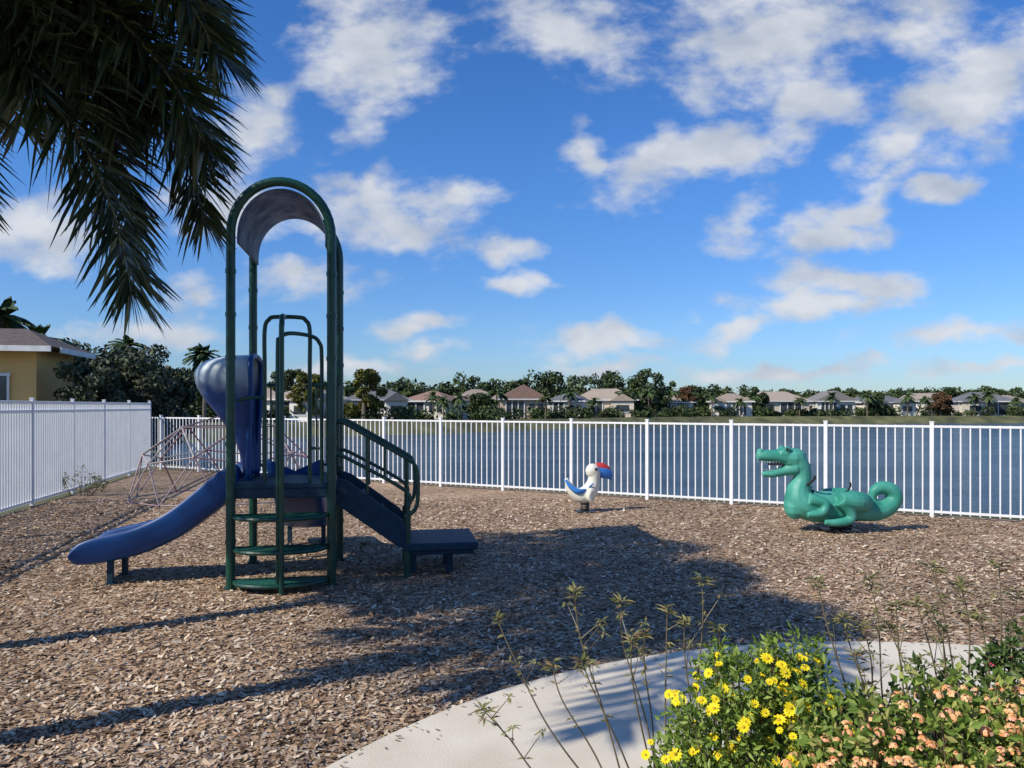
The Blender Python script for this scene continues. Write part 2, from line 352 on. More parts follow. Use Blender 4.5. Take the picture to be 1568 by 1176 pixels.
a=MB(); a.box((0,0,.955),(.86,1.20,.05)); a.box((0,VF+.02,.90),(.84,.05,.12)); a.box((0,VB-.02,.90),(.84,.05,.12)); a.box((-.42,0,.90),(.045,1.0,.12)); a.box((.42,0,.90),(.045,1.0,.12))
o=a.build('deck',[navy],ps); bevel(o,.01)
a=MB()
for z in (.07,.37,.67):
    K=18; prof=[(-.41,VF-.0)]+[(-.41*math.cos(math.pi*i/K),VF-.04-.25*math.sin(math.pi*i/K)) for i in range(K+1)]+[(.41,VF-.0)]
    n_=len(prof); vs=[(x,y,z) for x,y in prof]+[(x,y,z+.022) for x,y in prof]
    a.add(vs,[tuple(range(n_)),tuple(range(2*n_-1,n_-1,-1))]+[(i,(i+1)%n_,n_+(i+1)%n_,n_+i) for i in range(n_)])
    a.tube([(x,y,z+.01) for x,y in prof],.021,8,1,closed=True)
o=a.build('climber_treads',[green2,green],ps)
a=MB()
def loc(x,y,z):
    v=Matrix.Rotation(-PR,3,'Z')@(Vector((x,y,z))-Vector(PC)); return tuple(v)
def pipe(P,r=.02,n=5,seg=10): a.tube(smoothpts(P,n),r,seg)
fx,fyv,_=loc(-2.069,6.74,0)
pipe([(fx,fyv,0),(fx,fyv,1),(fx,fyv,2.3),(fx,fyv+.03,2.44),(fx-.01,fyv+.12,2.52),(fx-.02,VF+.1,2.545)],.024)
l2a=loc(-2.354,7.2,0); l2b=loc(-1.935,7.2,0)
pipe([(l2a[0],VF+.1,.98),(l2a[0],VF+.1,2.0),(l2a[0],VF+.1,2.42),(l2a[0]+.04,VF+.1,2.52),(l2a[0]+.1,VF+.1,2.545),(l2b[0]-.1,VF+.1,2.545),(l2b[0]-.04,VF+.1,2.52),(l2b[0],VF+.1,2.42),(l2b[0],VF+.1,2.0),(l2b[0],VF+.1,.98)],.02)
g0=(fx-.035,fyv+.02)
pipe([(g0[0],g0[1],.1),(g0[0],g0[1],1.2),(g0[0],g0[1],2.2),(g0[0]+.02,g0[1],2.31),(g0[0]+.1,g0[1]+.03,2.36),(.27,VF+.02,2.36),(.34,VF+.04,2.30),(.36,VF+.05,2.18),(.36,VF+.05,1.6),(.36,VF+.05,.98)],.019)
pipe([(-.40,VF+.02,1.75),(-.3,VF+.02,1.78),(l2a[0],VF+.1,1.78)],.016)
pipe([(l2b[0],VF+.1,1.3),(.36,VF+.05,1.3)],.014)
for u0,u1 in((-.42,-.2),(.17,.43)):
    for z in(1.06,1.93): a.tube([(u0,VB,z),(u1,VB,z)],.016,8)
    u=u0+.04
    while u<u1: a.tube([(u,VB,1.06),(u,VB,1.93)],.010,6); u+=.055
    a.tube([(u1,VB,.95),(u1,VB,1.97)],.018,8)
for v0,v1 in((VF+.05,VF+.19),(VB-.2,VB-.05)):
    for z in(1.06,1.9): a.tube([(HW,v0,z),(HW,v1,z)],.015,8)
    v=v0+.03
    while v<v1: a.tube([(HW,v,1.06),(HW,v,1.9)],.010,6); v+=.05
o=a.build('climber_handrails',[green],ps); autosmooth(o,50)
a=MB()
def board(pts,v,th,mi=0):
    n_=len(pts); vs=[(x,v-th/2,z) for x,z in pts]+[(x,v+th/2,z) for x,z in pts]
    a.add(vs,[tuple(range(n_)),tuple(range(2*n_-1,n_-1,-1))]+[(i,n_+i,n_+(i+1)%n_,(i+1)%n_) for i in range(n_)],mi)
for v in(-.40,.40):
    board([(.47,1.02),(.60,.97),(1.10,.60),(1.18,.50),(1.18,.30),(1.08,.32),(.47,.76)],v,.045)
for u,z in((.62,.80),(.82,.64),(1.02,.48)): a.box((u,0,z),(.24,.75,.04))
a.box((1.5,0,.31),(.74,.86,.075)); a.box((1.5,0,.25),(.66,.78,.05))
for u,v in((1.25,-.3),(1.25,.3),(1.62,-.3),(1.62,.3)): a.box((u-.02,v*.7,.12),(.07,.07,.24))
o=a.build('stairs_and_transfer_step',[navy],ps); bevel(o,.012)
a=MB()
for v in(-.42,.42):
    pipe([(.47,v,1.55),(.56,v,1.54),(.72,v,1.45),(1.16,v,1.19),(1.24,v,1.12),(1.27,v,1.02),(1.27,v,.78),(1.24,v,.68),(1.16,v,.62)],.021)
    pipe([(.47,v,1.24),(.62,v,1.18),(1.15,v,.87),(1.18,v,.7),(1.17,v,.55)],.019)
    for u,z0,z1 in((.78,.85,1.42),(1.17,.35,1.19),(.95,1.0,1.31)): a.tube([(u,v,z0),(u,v,z1)],.014,8)
    a.tube([(1.17,v*.93,0),(1.17,v*.93,.62)],.035,12)
o=a.build('stair_handrails',[green],ps); autosmooth(o,50)
def chute(name,axis):
    st_=[(-.44,.82,1.14),(-.52,.80,1.13),(-.62,.71,1.08),(-.8,.57,.93),(-1.0,.43,.76),(-1.2,.33,.63),(-1.4,.26,.545),(-1.6,.215,.50),(-1.76,.19,.465),(-1.87,.185,.42),(-1.93,.20,.36),(-1.95,.24,.31)]
    st_=smoothpts(st_,3); vs=[]
    for i,(u,bt,tp) in enumerate(st_):
        fl_=bt+.06
        if u>-.62: fl_=bt+.06+(.97-(bt+.06))*min(1,(u+.62)/.12)
        if u<-1.8: fl_=bt+.06+(-1.8-u)*.1
        fl_=min(fl_,tp-.02)
        k=1.0 if u>-1.2 else 1+(-1.2-u)*.17
        ring=[(-.285*k,tp),(-.305*k,tp-.03),(-.285*k,(tp+bt)/2),(-.265*k,bt+.05),(-.22*k,bt),(.22*k,bt),(.265*k,bt+.05),(.285*k,(tp+bt)/2),(.305*k,tp-.03),(.285*k,tp),(.255*k,tp-.01),(.24*k,(fl_+tp)/2),(.19*k,fl_+.01),(.0,fl_),(-.19*k,fl_+.01),(-.24*k,(fl_+tp)/2),(-.255*k,tp-.01)]
        for v,z in ring:
            vs.append((u,v,z) if axis=='u' else (v,-u,z))
    n_=17; K=len(st_)
    fs=[(i*n_+j,i*n_+(j+1)%n_,(i+1)*n_+(j+1)%n_,(i+1)*n_+j) for i in range(K-1) for j in range(n_)]
    fs+=[tuple(range(n_))[::-1],tuple((K-1)*n_+j for j in range(n_))]
    m_=MB(); m_.add(vs,fs)
    o=m_.build(name,[blue],ps); autosmooth(o,60)
    s_=o.modifiers.new('s','SUBSURF'); s_.levels=1; s_.render_levels=1
    m_=MB()
    for v in(-.2,.2):
        p=(-1.62,v) if axis=='u' else (v,1.62)
        m_.box((p[0],p[1],.11),(.05,.05,.24)); m_.box((p[0],p[1],.01),(.09,.09,.02))
    m_.build(name+'_legs',[navy],ps)
chute('slide_chute','u'); chute('rear_slide_chute','v')
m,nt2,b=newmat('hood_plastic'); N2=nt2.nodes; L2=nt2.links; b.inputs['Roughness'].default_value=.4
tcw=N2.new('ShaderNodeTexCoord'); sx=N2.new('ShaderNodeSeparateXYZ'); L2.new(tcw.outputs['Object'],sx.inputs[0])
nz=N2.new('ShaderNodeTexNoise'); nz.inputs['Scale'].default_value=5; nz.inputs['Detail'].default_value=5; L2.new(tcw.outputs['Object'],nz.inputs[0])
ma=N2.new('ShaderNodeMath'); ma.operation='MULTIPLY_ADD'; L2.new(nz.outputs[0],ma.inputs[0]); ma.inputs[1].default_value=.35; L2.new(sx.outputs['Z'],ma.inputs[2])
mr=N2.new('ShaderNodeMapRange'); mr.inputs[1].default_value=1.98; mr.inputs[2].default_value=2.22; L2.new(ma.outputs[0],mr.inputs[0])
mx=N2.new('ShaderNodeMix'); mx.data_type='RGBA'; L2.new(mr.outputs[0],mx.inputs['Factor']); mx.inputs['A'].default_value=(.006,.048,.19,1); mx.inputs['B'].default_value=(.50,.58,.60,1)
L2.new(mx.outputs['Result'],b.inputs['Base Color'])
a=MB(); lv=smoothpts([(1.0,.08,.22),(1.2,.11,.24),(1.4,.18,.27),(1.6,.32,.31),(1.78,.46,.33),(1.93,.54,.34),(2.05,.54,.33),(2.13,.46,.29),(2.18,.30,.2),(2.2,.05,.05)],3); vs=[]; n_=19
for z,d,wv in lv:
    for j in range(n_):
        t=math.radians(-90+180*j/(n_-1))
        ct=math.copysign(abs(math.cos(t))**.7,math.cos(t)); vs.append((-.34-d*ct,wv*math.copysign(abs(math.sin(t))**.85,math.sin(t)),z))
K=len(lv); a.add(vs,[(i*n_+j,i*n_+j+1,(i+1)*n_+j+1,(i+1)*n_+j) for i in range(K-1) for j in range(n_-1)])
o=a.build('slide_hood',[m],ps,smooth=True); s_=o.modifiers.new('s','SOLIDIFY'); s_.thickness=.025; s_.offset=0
a=MB()
for v in(-.27,.27): a.tube(smoothpts([(-.36,v,.98),(-.35,v,1.4),(-.33,v*1.15,1.8),(-.33,v*1.2,2.05),(-.33,v*.9,2.17),(-.33,0,2.2)],4),.028,8)
a.build('hood_rim',[blue],ps,smooth=True)
# ---------------------------------------------------------------- dome climber
rope=island('climber_pipe',[(.16,.10,.12),(.30,.27,.27),(.22,.10,.13),(.42,.40,.38),(.12,.08,.12)],rough=.5)
bm=bmesh.new(); bmesh.ops.create_icosphere(bm,subdivisions=2,radius=1.0)
a=MB()
for e in bm.edges:
    p,q=e.verts[0].co,e.verts[1].co
    if p.z>-.12 and q.z>-.12:
        f=lambda c:(c.x*1.55,c.y*1.3,max(0,(c.z+.1))*1.42)
        a.tube([f(p),f(q)],.013,6)
for v in bm.verts:
    if v.co.z>-.12: a.ball((v.co.x*1.55,v.co.y*1.3,max(.0,v.co.z+.1)*1.42),.024,0,8)
bm.free()
o=a.build('dome_climber',[rope],None,loc=(-4.95,13.0,0),rz=.3)
# ---------------------------------------------------------------- spring riders
def remesh(ob,vox=.012,sm=6):
    r=ob.modifiers.new('r','REMESH'); r.mode='VOXEL'; r.voxel_size=vox; r.use_smooth_shade=True
    s_=ob.modifiers.new('sm','SMOOTH'); s_.factor=.5; s_.iterations=sm
def coil(a,x,y,z0,z1,r,turns,tr,mi=0):
    a.tube([(x+r*math.cos(2*math.pi*turns*t),y+r*math.sin(2*math.pi*turns*t),z0+(z1-z0)*t) for t in [i/(turns*14) for i in range(int(turns*14)+1)]],tr,6,mi)
dark=mat('dark_steel',(.02,.02,.022),(.035,.035,.035),rough=.5)
teal=mat('teal_plastic',(.03,.24,.17),(.08,.35,.27),scale=3,rough=.5,bump=.08,bscale=14,spec=.4)
dino=empty('dinosaur_spring_rider',(4.46,10.2,0),math.radians(2))
S=.00881
def D(px,py,y=0): return ((px-1290)*S,y,(815-py)*S)   # side-profile drawing units -> metres, local to the rider
a=MB()
def limb(pts,rs,n=5,sy=1.0,mi=0,seg=14):
    q=smoothpts([(*p,r) for p,r in zip(pts,rs)],n); a.tube([x[:3] for x in q],[max(.004,x[3]) for x in q],seg,mi,sy=sy)
limb([D(1221,705),D(1229,718),D(1230,735),D(1225,752),D(1229,768),D(1250,776),D(1285,777),D(1310,777),D(1330,781),D(1350,783),D(1367,775),D(1375,762),D(1368,751),D(1354,748),D(1343,754),D(1341,765),D(1350,770)],
     [.13,.125,.125,.165,.215,.215,.21,.20,.165,.135,.12,.11,.10,.088,.07,.05,.03],6,1.0)
a.ball(D(1219,775),(.15,.16,.19)); a.ball(D(1280,786),(.55,.20,.135))
a.ball(D(1216,702),(.19,.14,.145)); a.ball(D(1202,695),(.14,.12,.09)); a.ball(D(1224,714),(.13,.13,.13))
limb([D(1212,701),D(1190,699),D(1172,698),D(1160,699)],[.125,.09,.078,.056],4,1.05)
limb([D(1218,716),D(1200,722),D(1183,726),D(1168,726)],[.11,.066,.052,.032],4,1.2)
a.ball(D(1165,691),(.045,.055,.038))
for s_ in(-1,1):
    a.ball(D(1203,687,s_*.10),(.05,.03,.035))
    limb([D(1322,770,s_*.12),D(1303,766,s_*.215),D(1276,764,s_*.25)],[.12,.14,.105],4)
    limb([D(1276,764,s_*.25),D(1290,779,s_*.26),D(1292,792,s_*.26),D(1270,797,s_*.26),D(1252,796,s_*.26)],[.095,.07,.06,.052,.036],4)
    limb([D(1234,763,s_*.17),D(1254,768,s_*.24),D(1248,782,s_*.26),D(1226,785,s_*.25)],[.085,.062,.052,.036],4)
o=a.build('body',[teal],dino); remesh(o,.011,3)
a=MB()
limb([D(1232,742,-.12),D(1237,733,-.22),D(1238,727,-.25)],[.02,.016,.02]); limb([D(1232,742,.12),D(1237,733,.22),D(1240,727,.25)],[.02,.016,.02])
for i,(px,py) in enumerate([(1236,697),(1243,713),(1244,731),(1244,747),(1262,753),(1280,753),(1298,753),(1316,755),(1333,762)]):
    x,y,z=D(px,py); d=Vector((.6 if i<4 else .1,0,.4 if i<4 else 1)).normalized(); t=Vector((-d.z,0,d.x))
    p=Vector((x,y,z)); w_=.03
    a.add([p-t*w_+Vector((0,-.013,0))-d*.04,p+t*w_+Vector((0,-.013,0))-d*.04,p+t*w_+Vector((0,.013,0))-d*.04,p-t*w_+Vector((0,.013,0))-d*.04,p+d*.028],[(0,1,4),(1,2,4),(2,3,4),(3,0,4)],1)
limb([D(1296,756,-.05),D(1299,744,-.12),D(1297,738,-.14)],[.014,.012,.015])
for s_ in(-1,1): a.ball(D(1201,687,s_*.126),(.018,.014,.02))
a.box(D(1192,711),(.24,.10,.03),0)
for s_ in(-1,1):
    for k in range(8):
        x,y,z=D(1164+k*4.6,707.5,s_*.065); a.add([(x-.009,y,z+.012),(x+.009,y,z+.012),(x,y,z-.018)],[(0,1,2)],2)
        x,y,z=D(1173+k*4.0,719,s_*.05); a.add([(x-.008,y,z-.012),(x+.008,y,z-.012),(x,y,z+.014)],[(0,1,2)],2)
tooth=mat('tooth_white',(.45,.5,.45)); a.build('details',[dark,mat('teal_dark',(.02,.18,.12)),tooth],dino)
a=MB(); coil(a,-.06,0,.03,.17,.075,3,.016); coil(a,.08,0,.03,.17,.075,3,.016); a.box((0,0,.015),(.46,.3,.02)); a.box((0,0,.16),(.4,.2,.025)); a.build('spring_base',[dark],dino)
bird=empty('toucan_spring_rider',(1.17,12.05,0),math.radians(8)); S2=.01052
def D2(px,py,y=0): return ((px-897)*S2,y,(785-py)*S2)
cream=mat('cream_plastic',(.76,.73,.60),(.66,.64,.54),rough=.4); bb=mat('bird_blue',(.03,.16,.5),(.04,.2,.55),rough=.4); rr_=mat('bird_red',(.5,.03,.03),(.55,.05,.04),rough=.4)
a=MB()
limb([D2(912,722),D2(911,734),D2(908,746),D2(900,757),D2(889,759),D2(879,754),D2(872,744),D2(868,733)],[.105,.095,.12,.14,.125,.09,.06,.03],6)
a.ball(D2(909,722),(.12,.11,.12)); a.ball(D2(898,763),(.13,.10,.06))
for s_ in(-1,1): limb([D2(905,750,s_*.08),D2(900,760,s_*.12),D2(905,768,s_*.12)],[.05,.045,.03])
o=a.build('body',[cream],bird); remesh(o,.012,4)
a=MB()
limb([D2(916,722),D2(926,724),D2(934,729),D2(938,736)],[.095,.105,.08,.015],5,.55)
a.build('lower_beak',[bb],bird,smooth=True)
a=MB(); limb([D2(914,716),D2(924,717),D2(933,722),D2(938,732)],[.06,.075,.055,.012],5,.62)
a.build('upper_beak',[rr_],bird,smooth=True)
a=MB()
for s_ in(-1,1): 
    limb([D2(896,750,s_*.10),D2(884,752,s_*.115),D2(873,745,s_*.08),D2(866,735,s_*.04)],[.02,.045,.035,.015],5)
    limb([D2(901,746,s_*.10),D2(906,740,s_*.17)],[.012,.012])
a.build('wings',[bb],bird,smooth=True)
a=MB()
for s_ in(-1,1): a.ball(D2(912,719,s_*.10),(.025,.02,.025))
coil(a,.0,0,.03,.19,.065,4,.014); a.box((0,0,.015),(.3,.3,.02)); a.box((0,0,.185),(.16,.16,.02))
a.build('spring_base',[dark],bird)
# ---------------------------------------------------------------- houses
glass=mat('window_glass',(.02,.03,.04),(.05,.06,.07),scale=1.5,rough=.12)
trim=mat('white_trim',(.78,.78,.76))
def hiproof(a,cx,cy,wd,dp,zz,rh,ov,gable):
    x=wd/2+ov; y0=cy-dp/2-ov; y1=cy+dp/2+ov
    if gable:
        vs=[(cx-x,y0,zz),(cx+x,y0,zz),(cx+x,y1,zz),(cx-x,y1,zz),(cx,y0,zz+rh),(cx,y1,zz+rh)]; fs=[(0,1,4),(1,2,5,4),(2,3,5),(3,0,4,5),(0,3,2,1)]
    else:
        g=min(wd,dp)/2*.95; gx=max(.05,wd/2+ov-g)
        vs=[(cx-x,y0,zz),(cx+x,y0,zz),(cx+x,y1,zz),(cx-x,y1,zz),(cx-gx,cy,zz+rh),(cx+gx,cy,zz+rh)]; fs=[(0,1,5,4),(1,2,5),(2,3,4,5),(3,0,4),(0,3,2,1)]
    a.add(vs,fs)
def house(X,Y,wd,dp,h,rh,wallc,roofc,rz=0,gable=False,name='lakeside_house',lanai=True,ov=.45,wing=0):
    e=empty(name,(X,Y,0),rz)
    wm=mat('stucco',wallc,tuple(c*.88 for c in wallc),scale=1.5,rough=.9,bump=.1); rm=mat('tile_roof',roofc,tuple(c*.65 for c in roofc),scale=6,rough=.8,bump=.6,bscale=8)
    a=MB(); a.box((0,dp/2,h/2),(wd,dp,h))
    if wing: a.box((wing*wd*.28,-.9,h*.46),(wd*.36,2.0,h*.92))
    a.build('walls',[wm],e)
    a=MB(); x=wd/2+ov; y0=-ov; hiproof(a,0,dp/2,wd,dp,h+.02,rh,ov,gable)
    if wing: hiproof(a,wing*wd*.28,-.3,wd*.36,3.2,h*.92+.03,rh*.62,.3,random.random()<.5)
    a.build('roof',[rm],e)
    a=MB(); a.box((0,y0-.03,h-.05),(2*x,.05,.16)); a.box((x+.03,dp/2,h-.05),(.05,dp,.16)); a.box((-x-.03,dp/2,h-.05),(.05,dp,.16))
    b_=MB()
    if lanai:
        off=wd*(-.2*wing if wing else random.choice((-.18,.18))); lw=wd*random.uniform(.3,.46); b_.box((off,-.03,h*.48),(lw,.05,h*.8))
        kk=random.choice((3,4,5))
        for k in range(kk): a.box((off-lw/2+lw*k/(kk-1),-.09,h*.5),(.14,.10,h*.92))
        if wing: b_.box((wing*wd*.28,-1.93,h*.5),(wd*.2,.05,h*.4)); a.box((wing*wd*.28,-1.95,h*.29),(wd*.22,.07,.1))
        else:
            o2=-math.copysign(wd*.27,off)
            for k in(-1,1): b_.box((o2+k*wd*.09,-.03,h*.55),(wd*.12,.05,h*.42)); a.box((o2+k*wd*.09,-.06,h*.33),(wd*.14,.07,.1))
    else:
        for k in(.36,-.1):
            b_.box((k*wd,-.03,h*.56),(.95,.05,1.35)); a.box((k*wd,-.05,h*.56-.72),(1.15,.10,.09)); a.box((k*wd,-.05,h*.56+.72),(1.15,.10,.09))
            for q in(-.52,0,.52): a.box((k*wd+q,-.055,h*.56),(.06,.06,1.36))
    a.build('trim',[trim],e); b_.build('windows',[glass],e)
Wc=[(.68,.60,.47),(.72,.68,.58),(.62,.57,.48),(.76,.74,.68),(.60,.45,.32)]; Rc=[(.36,.29,.23),(.25,.23,.21),(.44,.36,.28),(.17,.17,.18),(.33,.20,.15)]
H=[(-31,88,8,2.5,1.5,0,0,0,0),(-24.5,84,7,2.5,1.4,0,3,2,1),(-16,90,7,2.5,1.7,0,3,3,1),(-11.5,98,6,2.4,1.3,0,1,4,0),(-4.5,104,7,2.6,1.5,0,3,0,-1),(1.6,104,6.5,2.7,2.0,1,4,4,0),(8.0,113,5.5,2.5,1.3,0,3,3,0),(14.5,117,9.5,2.7,1.8,0,0,2,1),(22.0,124,6,2.4,1.3,1,2,1,0),(28,126,5,2.4,1.2,0,1,2,0),(37,127,7,2.5,1.4,0,3,0,-1),(46.5,130,10,2.6,1.7,0,0,2,0),(56.5,131,6.5,2.6,1.8,1,3,1,0),(66.5,133,9,2.4,1.4,0,1,3,1),(77,136,5,2.6,1.5,1,1,0,0),(86,136,9,2.6,1.7,0,2,3,-1),(94.5,139,6,2.4,1.4,0,0,0,0),(104,140,10,2.6,1.7,0,3,2,1),(118,143,8,2.6,1.7,1,1,4,0),(134,146,10,2.6,1.7,0,1,1,1)]
for (X,Y,wd,h,rh,g,wc,rc,wg) in H: house(X,Y,wd,7,h,rh,Wc[wc],Rc[rc],rz=random.uniform(-.3,.3),gable=bool(g),wing=wg)
house(-18.25,21.1,8.8,3.0,3.4,.68,(.80,.48,.18),(.13,.10,.08),rz=math.radians(12),name='yellow_stucco_house',lanai=False,ov=.62)
# ---------------------------------------------------------------- trees
leafd=island('tree_foliage',[(.014,.028,.008),(.035,.06,.016),(.06,.09,.027),(.095,.125,.045)],rough=.6,patch=.25)
leafo=island('oak_foliage',[(.02,.03,.015),(.045,.06,.03),(.085,.105,.055),(.14,.16,.09)],rough=.6,patch=.7)
leafy=island('ficus_foliage',[(.05,.06,.012),(.11,.11,.02),(.18,.17,.03)],rough=.6,patch=.7)
leafr=island('rusty_foliage',[(.07,.035,.015),(.15,.08,.035),(.12,.08,.04)],rough=.6,patch=.7)
bark=mat('bark',(.10,.08,.06),(.17,.14,.11),scale=8,rough=.9,bump=.6,bscale=20)
a=MB()
x=-90.0
while x<190:
    base=(142 if x>25 else (114 if x>-5 else 100))+ (x*.12 if x>25 else 0)
    Y=base+random.uniform(6,22); top=random.uniform(5.4,7.4)*(1.0 if x<45 else .88)*(1.12 if -2<x<25 else 1.0)
    if x<-12: top*=.85
    r=random.uniform(1.8,3.4)
    a.tube([(x,Y,0),(x+random.uniform(-.3,.3),Y,top*.6)],[.25,.12],6,1)
    for k in range(9):
        rr2=r*random.uniform(.35,.65)
        c=(x+random.uniform(-1,1)*r*.8,Y+random.uniform(-1,1)*r*.7,max(.9,random.uniform(.3,1.0)*top-rr2*.7))
        leafcloud(a,c,(rr2,rr2,rr2*.8),90,.34,inner=.3)
    for k in range(4): leafcloud(a,(x+random.uniform(-1.5,1.5),Y+random.uniform(-2,8),random.uniform(1.2,4.0)),(1.9,1.5,1.6),80,.5,inner=.2)
    x+=random.uniform(1.0,2.0)
a.build('distant_trees',[leafd,bark])
a=MB()
for i in range(170):
    x=random.uniform(-34,125); Y=np.interp(x,[-40,-10,0,7.5,20,33,60,90,200],[80,83,95,104,116,124,130,134,140])+random.uniform(-1,4)
    r=random.uniform(.4,1.5)
    for k in range(3): leafcloud(a,(x+random.uniform(-1,1)*r,Y,r*.6),(r*.8,r*.8,r*.75),50,.25)
a.build('shoreline_shrubs',[leafd])
def tree(name,X,Y,h,r,lm,nc=26,nl=260,ls=.11,low=.25,seed=0,zs=.8):
    random.seed(seed); a=MB()
    t0=Vector((0,0,0)); sp=Vector((random.uniform(-.2,.2),0,h*.38))
    a.tube(smoothpts([t0,(sp.x*.4,0,h*.2),sp],3),[ .05*h*(1-.06*i) for i in range(7)],9,1)
    for k in range(nc):
        th=random.uniform(0,6.28); q=random.random()**.5; zc=random.uniform(low,.86)
        env=math.sin(math.pi*min(1,max(.12,(zc-low+.15)/(1.0-low+.12))))**.6
        c=Vector((math.cos(th)*r*q*env*.8,math.sin(th)*r*q*env*.8,zc*h))
        rr2=r*random.uniform(.22,.36)
        if k<10: a.tube(smoothpts([sp*random.uniform(.6,1),(sp+c)/2+Vector((0,0,-.1)),c],3),[.018*h*(1-.1*i) for i in range(7)],6,1)
        leafcloud(a,c,(rr2,rr2,rr2*zs),nl,ls,inner=.3)
    return a.build(name,[lm,bark],None,(X,Y,0))
tree('oak_tree',-18.4,31,4.5,2.3,leafo,seed=1,low=.12,nl=320); tree('oak_tree',-15.6,29.5,4.1,2.2,leafo,seed=2,low=.12,nl=320); tree('oak_tree',-20.8,34,4.9,2.4,leafo,seed=3,low=.12,nl=300); tree('oak_tree',-14.6,32,3.6,1.8,leafo,seed=4,low=.12,nl=300)
tree('oak_tree',-17.1,35,4.9,2.3,leafo,seed=14,low=.12,nl=300)
tree('oak_tree',-12.55,22.4,3.5,1.15,leafo,seed=34,low=.12,nl=320,ls=.08,nc=32); tree('oak_tree',-12.9,25.6,3.9,1.7,leafo,seed=44,low=.12,nl=300,ls=.09,nc=32)
tree('ficus_tree',-16.2,82,6.2,2.5,leafy,seed=5,low=.15,ls=.2,nl=260); tree('ficus_tree',-22.5,83,5.9,2.6,leafy,seed=6,low=.2,ls=.2); tree('shade_tree',-30,78,6.3,3,leafd,seed=7,ls=.22,low=.2)
tree('shade_tree',-27,92,6.6,3,leafd,seed=17,ls=.22,low=.2); tree('shade_tree',-4.0,97,3.6,2.2,leafd,seed=27,ls=.22,low=.1)
tree('cypress_tree',76.5,134,4.6,2.0,leafr,seed=8,ls=.25,low=.15); tree('cypress_tree',29.5,127,5.4,2.2,leafr,seed=9,ls=.25,low=.3,nl=120); tree('shade_tree',64,131,4.6,2,leafd,seed=10,ls=.25,low=.2)
tree('shade_tree',41.5,127,4.2,2.2,leafd,seed=37,ls=.25,low=.1); tree('shade_tree',18.5,117,3.9,2.0,leafd,seed=47,ls=.25,low=.1); tree('shade_tree',99,138,4.4,2.4,leafd,seed=57,ls=.25,low=.1)
palml=island('palm_foliage',[(.025,.045,.014),(.05,.085,.025),(.09,.12,.04)],rough=.5)
def fan_palm(X,Y,h,r,seed):
    random.seed(seed); a=MB(); a.tube([(0,0,0),(.05,0,h*.5),(0,0,h-r*.5)],[.03*h*.9,.022*h,.02*h],8,1)
    for k in range(34):
        th=random.uniform(0,6.28); el=random.uniform(-.6,1.3); ln=r*random.uniform(.8,1.1)
        d=Vector((math.cos(th)*math.cos(el),math.sin(th)*math.cos(el),math.sin(el)))
        o_=Vector((0,0,h-r*.55)); P=[o_+d*ln*t+Vector((0,0,-.45*ln*t*t)) for t in(0,.35,.7,1)]
        s_=d.cross(Vector((0,0,1))).normalized(); W=[.02,.16,.14,.02]
        for i in range(3):
            for sg in(-1,1):
                q=[P[i],P[i+1],P[i+1]+s_*sg*W[i+1]*ln+Vector((0,0,-.08*ln)),P[i]+s_*sg*W[i]*ln+Vector((0,0,-.08*ln))]
                a.add(q,[(0,1,2,3)])
    return a.build('palm_tree',[palml,bark],None,(X,Y,0))
for i,(X,Y,h,r) in enumerate([(-16.4,40,5.1,1.1),(-19.7,29.0,6.0,1.4),(-17.9,28.4,4.9,1.2),(-18.4,36,5.2,1.0),(-10,95,3.7,1.3),(-8.6,94,3.2,1.2),(8.5,112,4.6,1.5),(17.5,118,4.8,1.6),(19.5,118,3.6,1.3),(22,121,4.8,1.5),(26,124,5.3,1.7),(61,129,4.7,1.7),(63,130,4.0,1.6),(41,127,4.3,1.5),(82,133,4.2,1.5),(85,134,4.6,1.6),(98,137,4.0,1.6),(-2,98,4.2,1.5),(33,124,4.2,1.4),(72,131,3.6,1.3),(110,138,4.7,1.7),(49,128,3.4,1.3),(55,129,4.3,1.5),(90,134,3.5,1.4),(4.5,101,3.6,1.3),(12,110,3.2,1.3),(69,131,4.4,1.5),(102,137,3.7,1.5),(38,125,3.3,1.3),(-6.5,92,3.6,1.3)]): fan_palm(X,Y,h,r,i+30)
